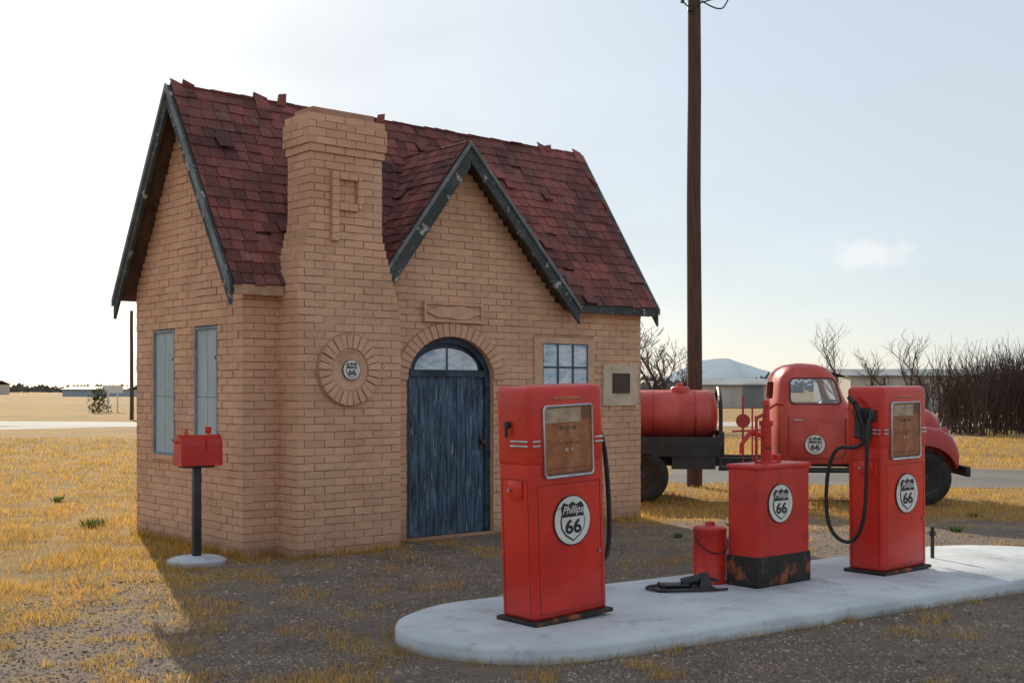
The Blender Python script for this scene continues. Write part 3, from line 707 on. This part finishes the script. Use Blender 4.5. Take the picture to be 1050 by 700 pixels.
for x_ in (-1.35,-1.95):
    rg=[[(x_+dx,(.44+o)*math.cos(2*math.pi*k/36),1.22+(.36+o)*math.sin(2*math.pi*k/36)) for k in range(36)] for dx,o in ((-.015,0),(-.015,.006),(.015,.006),(.015,0))]
    mb.rings(rg,cap=False)
mb.build('tank_straps',[truckM],T)
mb=MB(); mb.tube((-.70,-.6,.5),(-.70,-.6,1.5),.015,.015,8); mb.tube((-.57,-.6,.5),(-.57,-.6,1.35),.012,.012,8); mb.tube((-.85,-.6,1.0),(-.45,-.6,1.02),.014,.014,8); mb.revolve((-.70,-.62,1.15),(0,1,0),[(.09,-.01),(.1,0),(.09,.01),(.08,0)],20)
mb.build('delivery_pipes',[truckM],T,True)

# ---------------------------------------------------------------- utility poles
def pole(name,x,y,h,r,arm=True):
    P=empty(name,(x,y,0)); mb=MB(); seg=10; rg=[]
    for i in range(seg+1):
        z=h*i/seg; rr=r*(1-.22*i/seg); ox=noise.noise(Vector((i*.3,x,0)))*.03
        rg.append([(ox+rr*math.cos(2*math.pi*k/14),rr*math.sin(2*math.pi*k/14),z) for k in range(14)])
    mb.rings(rg); 
    if arm: mb.box((-.9,-.16,h-.6),(.9,-.06,h-.48))
    mb.build('pole_shaft',[woodM],P,True); return P
P=pole('utility_pole',W(712,19.6),19.6,9.2,.13)
mb=MB()
mb.box((-.13,-.17,7.72),(-.05,-.09,7.86)); mb.tube((-.08,-.15,7.75),(-.22,-.18,7.86),.012,.012,6); mb.tube((-.22,-.18,7.84),(-.22,-.18,7.95),.035,.02,8)
mb.tube((.05,-.12,7.85),(.3,-.2,7.9),.012,.012,6)
mb.build('insulator_bracket',[blkmetM],P)
hose('service_wire',[(.1,-.1,7.9),(.25,-.1,7.80),(.42,-.1,7.74),(.5,-.1,7.82),(.6,-.1,8.1),(3,-1,8.8)],.012,blackM,P)
pole('utility_pole',W(135,60),60,5.45,.10,False)
P=empty('road_sign_post',(W(115,78),78,0)); mb=MB(); mb.tube((-.25,0,0),(-.25,0,1.6),.06,.06,6); mb.tube((.35,0,0),(.35,0,1.6),.06,.06,6); mb.box((-.6,-.03,1.25),(.7,.03,1.75)); mb.build('sign_panel',[whiteM],P)

# ---------------------------------------------------------------- trees
def branch(mb,p,d,l,r,dep,up=.12,spread=.55,n=5):
    q=p.copy(); segs=3 if dep>2 else 2; dd=d.copy()
    for i in range(segs):
        dd=(dd+Vector((U(-.16,.16),U(-.16,.16),U(-.03,.1)+up*.3))).normalized(); q2=q+dd*l/segs
        mb.tube(q,q2,r*(1-.3*i/segs),r*(1-.3*(i+1)/segs),n if dep>3 else 3,0,.5,False)
        if dep>0:
            for _ in range(2 if dep<4 else 1):
                if R()<.85:
                    ax=Vector((U(-1,1),U(-1,1),U(-.25,.6))).normalized(); nd=(dd*(1-spread)+ax*spread+Vector((0,0,up))).normalized()
                    branch(mb,q2,nd,l*U(.5,.78),max(r*.55,.008),dep-1,up,spread,n)
        q=q2
def baretree(name,x,y,h,dep=5,r=.09):
    P=empty(name,(x,y,0)); mb=MB(); branch(mb,Vector((0,0,0)),Vector((U(-.1,.1),0,1)),h*.42,r,dep); 
    mb.build('branches',[barkM],P); return P
random.seed(11)
baretree('bare_tree',W(672,44),44,4.5,5,.10)
baretree('bare_tree',W(690,46),46,4.2,5,.09)
for px,Y,h in ((862,70,5.4),(893,72,4.6),(912,66,5.2),(932,68,5.2),(950,64,5.2)): baretree('bare_tree',W(px,Y),Y,h,4,.08)
mb=MB()
for i in range(150):
    Y=U(40,50); px=U(966,1130); hh=U(2.4,4.4)*(1.0 if px>985 else .8)
    for k_ in range(3):
        branch(mb,Vector((W(px,Y)+U(-.5,.5),Y+U(-.5,.5),0)),Vector((U(-.35,.35),U(-.3,.3),1)).normalized(),hh*.38,.028,2,.22,.42,3)
mb.build('bare_brush_thicket',[barkM])
def bush(name,x,y,w_,h_,n=500):
    P=empty(name,(x,y,0)); mb=MB()
    for i in range(n):
        t=U(0,6.28); q=R()**.5; z=R(); rr=w_/2*q*(1-.25*z)*(1+.35*math.sin(3*t+5*z)); c=Vector((rr*math.cos(t),rr*math.sin(t),h_*z*(1-.25*q)+.03)); s=U(.04,.10)
        a_=Vector((U(-1,1),U(-1,1),U(-1,1))).normalized()*s; b_=Vector((U(-1,1),U(-1,1),U(-1,1))).normalized()*s
        mb.face([c-a_,c+b_,c+a_,c-b_],0,R())
    mb.build('foliage',[bushM],P)
bush('green_bush',W(101,76),76,1.3,1.85,520)
mb=MB()
for i in range(200):
    Y=U(350,700); px=U(-150,1250)
    w_=U(8,30); h_=U(1.5,6.5) if px>600 else U(1.0,3.2)
    X=W(px,Y)
    for k_ in range(26):
        cx=X+U(-w_/2,w_/2); zz=U(0,h_)*(1-abs(cx-X)/w_); s=U(.5,1.5); cy=Y+U(-2,2)
        mb.face([(cx-s,cy,zz-s*.5),(cx+s*.9,cy+U(-1,1),zz-s*.3),(cx+U(-.5,.5),cy+U(-1,1),zz+s*.8)],0,R())
mb.build('distant_trees',[farTreeM])

def shed(name,x0,x1,y0,y1,h,rh,m1,m2,doors=0):
    P=empty(name,(x0,y0,0)); w=x1-x0;d=y1-y0; mb=MB(); mb.box((0,0,0),(w,d,h),0)
    mb.hexa([(-.3,-.3,h),(w+.3,-.3,h),(w+.3,d/2,h+rh),(-.3,d/2,h+rh),(-.3,-.3,h+.1),(w+.3,-.3,h+.1),(w+.3,d/2,h+rh+.1),(-.3,d/2,h+rh+.1)],1)
    mb.hexa([(-.3,d+.3,h),(w+.3,d+.3,h),(w+.3,d/2,h+rh),(-.3,d/2,h+rh),(-.3,d+.3,h+.1),(w+.3,d+.3,h+.1),(w+.3,d/2,h+rh+.1),(-.3,d/2,h+rh+.1)],1)
    for i in range(int(w/.9)): mb.box((i*.9,-.03,0),(i*.9+.06,.0,h),0)
    for i in range(doors): x=w*(i+.6)/doors; mb.box((x,-.05,0),(x+1.6,-.031,1.9),2)
    mb.build('shed_body',[m1,m2,wareR],P); return P
shed('long_warehouse',W(872,82),W(1250,82),82,92,2.35,.5,wareM,wareR,4)
shed('low_shed',W(716,95),W(792,95),95,104,1.75,.5,wareM,wareR,1)
shed('farm_shed',W(64,210),W(128,210),210,220,1.2,.5,M('shed_blue',(.34,.42,.48),rough=.7),wareR,0)
shed('farm_shed',W(-60,260),W(-10,260),260,270,2.2,.9,wareM,wareR,0)
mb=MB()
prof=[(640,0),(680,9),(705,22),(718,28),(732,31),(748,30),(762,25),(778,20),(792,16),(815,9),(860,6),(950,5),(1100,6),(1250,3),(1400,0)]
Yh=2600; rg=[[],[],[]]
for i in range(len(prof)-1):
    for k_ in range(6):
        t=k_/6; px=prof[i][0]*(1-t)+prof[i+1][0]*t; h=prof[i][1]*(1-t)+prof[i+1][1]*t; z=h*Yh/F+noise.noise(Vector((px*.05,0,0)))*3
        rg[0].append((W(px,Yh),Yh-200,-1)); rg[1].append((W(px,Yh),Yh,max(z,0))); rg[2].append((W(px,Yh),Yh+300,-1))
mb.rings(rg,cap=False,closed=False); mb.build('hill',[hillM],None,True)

# ---------------------------------------------------------------- roads
def strip(name,left,right,z,mat):
    mb=MB()
    mb.rings([[(x,y,z) for x,y in left],[(x,y,z) for x,y in right]],cap=False,closed=False); return mb.build(name,[mat])
def curve_strip(name,pts,w,z,mat):
    P_=[];n=len(pts)
    for i in range(n-1):
        p0=pts[max(i-1,0)];p1=pts[i];p2=pts[i+1];p3=pts[min(i+2,n-1)]
        for k_ in range(10):
            t=k_/10; f=lambda a,b,c,d:.5*((2*b)+(-a+c)*t+(2*a-5*b+4*c-d)*t*t+(-a+3*b-3*c+d)*t**3)
            P_.append(Vector((f(p0[0],p1[0],p2[0],p3[0]),f(p0[1],p1[1],p2[1],p3[1]))))
    P_.append(Vector(pts[-1])); l=[];r=[]
    for i,p in enumerate(P_):
        d=(P_[min(i+1,len(P_)-1)]-P_[max(i-1,0)]).normalized(); nn=Vector((-d.y,d.x)); ww=w/2+noise.noise(Vector((p.x*.4,p.y*.4,0)))*.15
        l.append(p+nn*ww); r.append(p-nn*ww)
    strip(name,l,r,z,mat)
curve_strip('concrete_road',[(-70,62),(-40,57),(-24,54),(-14,52),(-4,52),(10,53),(30,52),(60,50),(120,46)],6.5,.008,lroadM)
curve_strip('side_road',[(-60,41),(-30,43.5),(-22,46.5),(-17,50.5)],3.4,.004,lroadM)
curve_strip('asphalt_driveway',[(3.0,22.6),(6,22.0),(10,21.2),(16,20.6),(30,20),(60,20)],4.6,.004,asphM)

# ---------------------------------------------------------------- ground
m=bpy.data.materials.new('ground_mix'); m.use_nodes=True; nt=m.node_tree; N=nt.nodes; L=nt.links; b=N['Principled BSDF']; b.inputs['Roughness'].default_value=.95
geo=N.new('ShaderNodeNewGeometry')
def nd(t,**k):
    n=N.new(t)
    for a_,v in k.items(): n.inputs[a_].default_value=v
    return n
def noi(sc,det=4,ro=.6,vec=None):
    n=nd('ShaderNodeTexNoise',Scale=sc,Detail=det,Roughness=ro); L.new(vec or geo.outputs['Position'],n.inputs['Vector']); return n.outputs['Fac']
def mr(v,a_,b_,c_=0,d_=1):
    n=nd('ShaderNodeMapRange'); n.inputs[1].default_value=a_; n.inputs[2].default_value=b_; n.inputs[3].default_value=c_; n.inputs[4].default_value=d_; L.new(v,n.inputs[0]); return n.outputs[0]
def mx(f,A,B_,bt='MIX'):
    x=N.new('ShaderNodeMix'); x.data_type='RGBA'; x.blend_type=bt
    if isinstance(f,float): x.inputs[0].default_value=f
    else: L.new(f,x.inputs[0])
    for s,v in ((x.inputs['A'],A),(x.inputs['B'],B_)):
        if isinstance(v,tuple): s.default_value=(*v,1)
        else: L.new(v,s)
    return x.outputs['Result']
GC=(3.0,9.2); GA,GB=6.6,5.3; ang=math.atan2(.56,.83)
mp=N.new('ShaderNodeMapping'); mp.vector_type='TEXTURE'; mp.inputs['Location'].default_value=(GC[0],GC[1],0); mp.inputs['Rotation'].default_value=(0,0,ang); mp.inputs['Scale'].default_value=(GA,GB,1)
L.new(geo.outputs['Position'],mp.inputs['Vector']); ln=N.new('ShaderNodeVectorMath'); ln.operation='LENGTH'; L.new(mp.outputs[0],ln.inputs[0])
ad=N.new('ShaderNodeMath'); ad.operation='ADD'; L.new(ln.outputs['Value'],ad.inputs[0]); L.new(mr(noi(1.3,6,.7),.3,.7,-.24,.24),ad.inputs[1])
gmask=mr(ad.outputs[0],.90,1.04)
grass=mx(mr(noi(.35,6,.65),.38,.62),(.40,.225,.052),(.30,.185,.052)); grass=mx(mr(noi(2.4,6,.75),.48,.70),grass,(.15,.098,.045)); grass=mx(mr(noi(.05,4),.45,.62),grass,(.40,.22,.055)); grass=mx(mr(noi(.11,5,.7),.52,.64),grass,(.20,.14,.05))
gravel=mx(mr(noi(28,5,.8),.4,.62),(.15,.105,.078),(.29,.215,.165)); gravel=mx(mr(noi(2.2,5,.7),.48,.75),gravel,(.09,.066,.05)); gravel=mx(mr(noi(.9,5,.7),.5,.65),gravel,(.26,.19,.12)); gravel=mx(mr(noi(90,2),.6,.68),gravel,(.40,.33,.28))
col=mx(gmask,gravel,grass); L.new(col,b.inputs['Base Color'])
bp=nd('ShaderNodeBump',Strength=1.0,Distance=.03); L.new(noi(25,6,.8),bp.inputs['Height']); L.new(bp.outputs[0],b.inputs['Normal'])
mb=MB(); mb.face([(-6000,-300,0),(6000,-300,0),(6000,9000,0),(-6000,9000,0)]); mb.build('ground',[m])

def gd(x,y):
    dx,dy=x-GC[0],y-GC[1]; c,s=math.cos(ang),math.sin(ang)
    return math.hypot((dx*c+dy*s)/GA,(-dx*s+dy*c)/GB)+noise.fractal(Vector((x*.9,y*.9,3)),1.,2.,3)*.16
def in_isl(x,y,mg=0.02):
    al=x*a.x+y*a.y; pn=x*nrm.x+y*nrm.y
    return 3.55-mg<al<10.6+mg and abs(pn-6.46)<.87+mg
def in_bld(x,y,mg=0.0):
    dx,dy=x-AX,y-AY; t=dx*math.cos(YAW)+dy*math.sin(YAW); s=-dx*math.sin(YAW)+dy*math.cos(YAW)
    return (-mg<t<BW+mg and -mg<s<BD+mg) or (.35<t<1.57 and CY-.01<s<0)
def on_road(x,y): return (y>19 and x>2.6 and abs(y-(22.6-(x-3)*.17 if x<12 else 20.8))<2.5)
random.seed(5)
V=[];Fc=[];Rn=[]
def blade(x,y,h,w):
    t=U(0,6.283); lx,ly=U(-.6,.6)*h,U(-.6,.6)*h; c,s=math.cos(t)*w,math.sin(t)*w; i=len(V)
    V.extend([(x-c,y-s,0),(x+c,y+s,0),(x+lx*.5+c*.6,y+ly*.5+s*.6,h*.6),(x+lx*.5-c*.6,y+ly*.5-s*.6,h*.6),(x+lx,y+ly,h)])
    Fc.append((i,i+1,i+2,i+3)); Fc.append((i+3,i+2,i+4)); r=R(); Rn.extend([r,r])
cnt=0; tries=0
while cnt<110000 and tries<700000:
    tries+=1
    Y=6.0*math.exp(R()*1.85); px=U(-60,1110); x=W(px,Y)
    g_=gd(x,Y)
    cl=noise.fractal(Vector((x*1.6,Y*1.6,9)),1.,2.,3)
    if g_<1.0:
        lim=.18+(1-g_)*.30-(.14 if (x<-.6 and Y<9.6) else 0)
        if cl<lim or R()>.6: continue
    elif cl<-.12 and R()<.8: continue
    if in_isl(x,Y) or in_bld(x,Y,.02) or on_road(x,Y): continue
    h=U(.02,.075)*(1+max(0,cl)*1.1)*(.7 if g_<1 else 1); blade(x,Y,h,.0021*max(1,Y/9)); cnt+=1
for i in range(240):
    if R()<.6:
        t_=U(-.1,BW); s_=-U(.01,.10)-(.37 if .33<t_<1.6 else 0); x=AX+t_*math.cos(YAW)-s_*math.sin(YAW); y=AY+t_*math.sin(YAW)+s_*math.cos(YAW)
        if abs(t_-DX)<.7: continue
    else:
        s_=U(0,BD); x=AX-.05*math.cos(YAW)-s_*math.sin(YAW); y=AY-.05*math.sin(YAW)+s_*math.cos(YAW)
    for k_ in range(9): blade(x+U(-.04,.04),y+U(-.04,.04),U(.03,.11),.003)
for i in range(160):
    p=pc[random.randrange(len(pc))]; d_=(p-cen).normalized()
    for k_ in range(8): blade(p.x+d_.x*.06+U(-.05,.05),p.y+d_.y*.06+U(-.05,.05),U(.02,.07),.0025)
me=bpy.data.meshes.new('dry_grass'); me.from_pydata(V,[],Fc); me.materials.append(grassM); at=me.attributes.new('rnd','FLOAT','FACE'); at.data.foreach_set('value',Rn); link('dry_grass',me)
print('grass',cnt)
mb=MB()
for px,Y,s in ((92,13.9,.13),(100,14.1,.1),(60,17,.12),(750,14,.06),(980,13.5,.08),(1000,15,.08),(695,13,.05)):
    x=W(px,Y)
    for i in range(60):
        t=U(0,6.28);l=s*U(.5,1.1);w_=.012; c=Vector((x+U(-.06,.06)*3*s*3,Y+U(-.1,.1),0)); d=Vector((math.cos(t),math.sin(t),U(.2,1)))*l; p_=Vector((-math.sin(t),math.cos(t),0))*w_
        mb.face([c-p_*.4,c+d*.5-p_,c+d,c+d*.5+p_],0,R())
mb.build('green_weeds',[weedM])
V=[];Fc=[];Rn=[]; oct_=[(1,0,0),(0,1,0),(-1,0,0),(0,-1,0),(0,0,.8)]; of=[(0,1,4),(1,2,4),(2,3,4),(3,0,4)]
cnt=0
while cnt<34000:
    Y=5.8*math.exp(R()*1.0); px=U(-40,1100); x=W(px,Y)
    if gd(x,Y)>1.08 or in_isl(x,Y) or in_bld(x,Y,.01): continue
    s=U(.004,.012)*(1.9 if R()<.05 else 1)*(3 if R()<.002 else 1); i=len(V); t0=U(0,6.28); r=R(); c,sn_=math.cos(t0),math.sin(t0); sx,sy=U(.7,1.4),U(.6,1.1)
    for p_ in oct_:
        ax,ay=p_[0]*sx*s,p_[1]*sy*s; V.append((x+ax*c-ay*sn_+U(-.2,.2)*s,Y+ax*sn_+ay*c,p_[2]*s*U(.7,1.1)))
    for f in of: Fc.append(tuple(i+k_ for k_ in f)); Rn.append(r)
    cnt+=1
me=bpy.data.meshes.new('gravel'); me.from_pydata(V,[],Fc); me.materials.append(stoneM); at=me.attributes.new('rnd','FLOAT','FACE'); at.data.foreach_set('value',Rn); link('gravel',me)

# ---------------------------------------------------------------- light
EL=24.; AZ=-21.
S=Vector((math.sin(math.radians(AZ))*math.cos(math.radians(EL)),math.cos(math.radians(AZ))*math.cos(math.radians(EL)),math.sin(math.radians(EL))))
ld=bpy.data.lights.new('sun','SUN'); ld.energy=5; ld.angle=math.radians(.5); ld.color=(1,.88,.68); lo=bpy.data.objects.new('sun',ld); scene.collection.objects.link(lo)
lo.rotation_euler=S.to_track_quat('Z','Y').to_euler(); lo.location=(-10,20,20)
w=bpy.data.worlds.new('World'); scene.world=w; w.use_nodes=True; nt=w.node_tree; N=nt.nodes; L=nt.links
bg=N['Background']; bg.inputs['Strength'].default_value=.15
sky=N.new('ShaderNodeTexSky'); sky.sky_type='NISHITA'; sky.sun_disc=False; sky.sun_elevation=math.radians(EL); sky.sun_rotation=math.radians(AZ)
sky.air_density=1.0; sky.dust_density=1.6; sky.ozone_density=1.5; sky.altitude=800
tc=N.new('ShaderNodeTexCoord'); mp=N.new('ShaderNodeMapping'); mp.inputs['Scale'].default_value=(1,1,3.2); L.new(tc.outputs['Generated'],mp.inputs[0])
n1=N.new('ShaderNodeTexNoise'); n1.inputs['Scale'].default_value=1.6; n1.inputs['Detail'].default_value=5; n1.inputs['Roughness'].default_value=.5; L.new(mp.outputs[0],n1.inputs['Vector'])
r1=N.new('ShaderNodeMapRange'); r1.inputs[1].default_value=.35; r1.inputs[2].default_value=.72; r1.inputs[3].default_value=.60; r1.inputs[4].default_value=.86; L.new(n1.outputs['Fac'],r1.inputs[0])
cd=Vector((358,F,136)).normalized(); vs=N.new('ShaderNodeVectorMath'); vs.operation='SUBTRACT'; L.new(tc.outputs['Generated'],vs.inputs[0]); vs.inputs[1].default_value=cd
n2=N.new('ShaderNodeTexNoise'); n2.inputs['Scale'].default_value=42; n2.inputs['Detail'].default_value=8; n2.inputs['Roughness'].default_value=.62; L.new(tc.outputs['Generated'],n2.inputs['Vector'])
mpc=N.new('ShaderNodeMapping'); mpc.inputs['Scale'].default_value=(32,32,85); L.new(vs.outputs[0],mpc.inputs[0]); lc=N.new('ShaderNodeVectorMath'); lc.operation='LENGTH'; L.new(mpc.outputs[0],lc.inputs[0])
sb=N.new('ShaderNodeMath'); sb.operation='MULTIPLY_ADD'; L.new(n2.outputs['Fac'],sb.inputs[0]); sb.inputs[1].default_value=-3.2; L.new(lc.outputs['Value'],sb.inputs[2])
r2=N.new('ShaderNodeMapRange'); r2.inputs[1].default_value=-.5; r2.inputs[2].default_value=-1.3; r2.inputs[3].default_value=0; r2.inputs[4].default_value=.7; L.new(sb.outputs[0],r2.inputs[0])
mix=N.new('ShaderNodeMix'); mix.data_type='RGBA'; L.new(r1.outputs[0],mix.inputs[0]); L.new(sky.outputs[0],mix.inputs['A']); mix.inputs['B'].default_value=(4.35,4.75,5.05,1)
mix2=N.new('ShaderNodeMix'); mix2.data_type='RGBA'; L.new(r2.outputs[0],mix2.inputs[0]); L.new(mix.outputs['Result'],mix2.inputs['A']); mix2.inputs['B'].default_value=(6.3,6.3,6.4,1)
L.new(mix2.outputs['Result'],bg.inputs['Color'])
scene.view_settings.view_transform='Standard'; scene.view_settings.look='None'; scene.view_settings.exposure=0
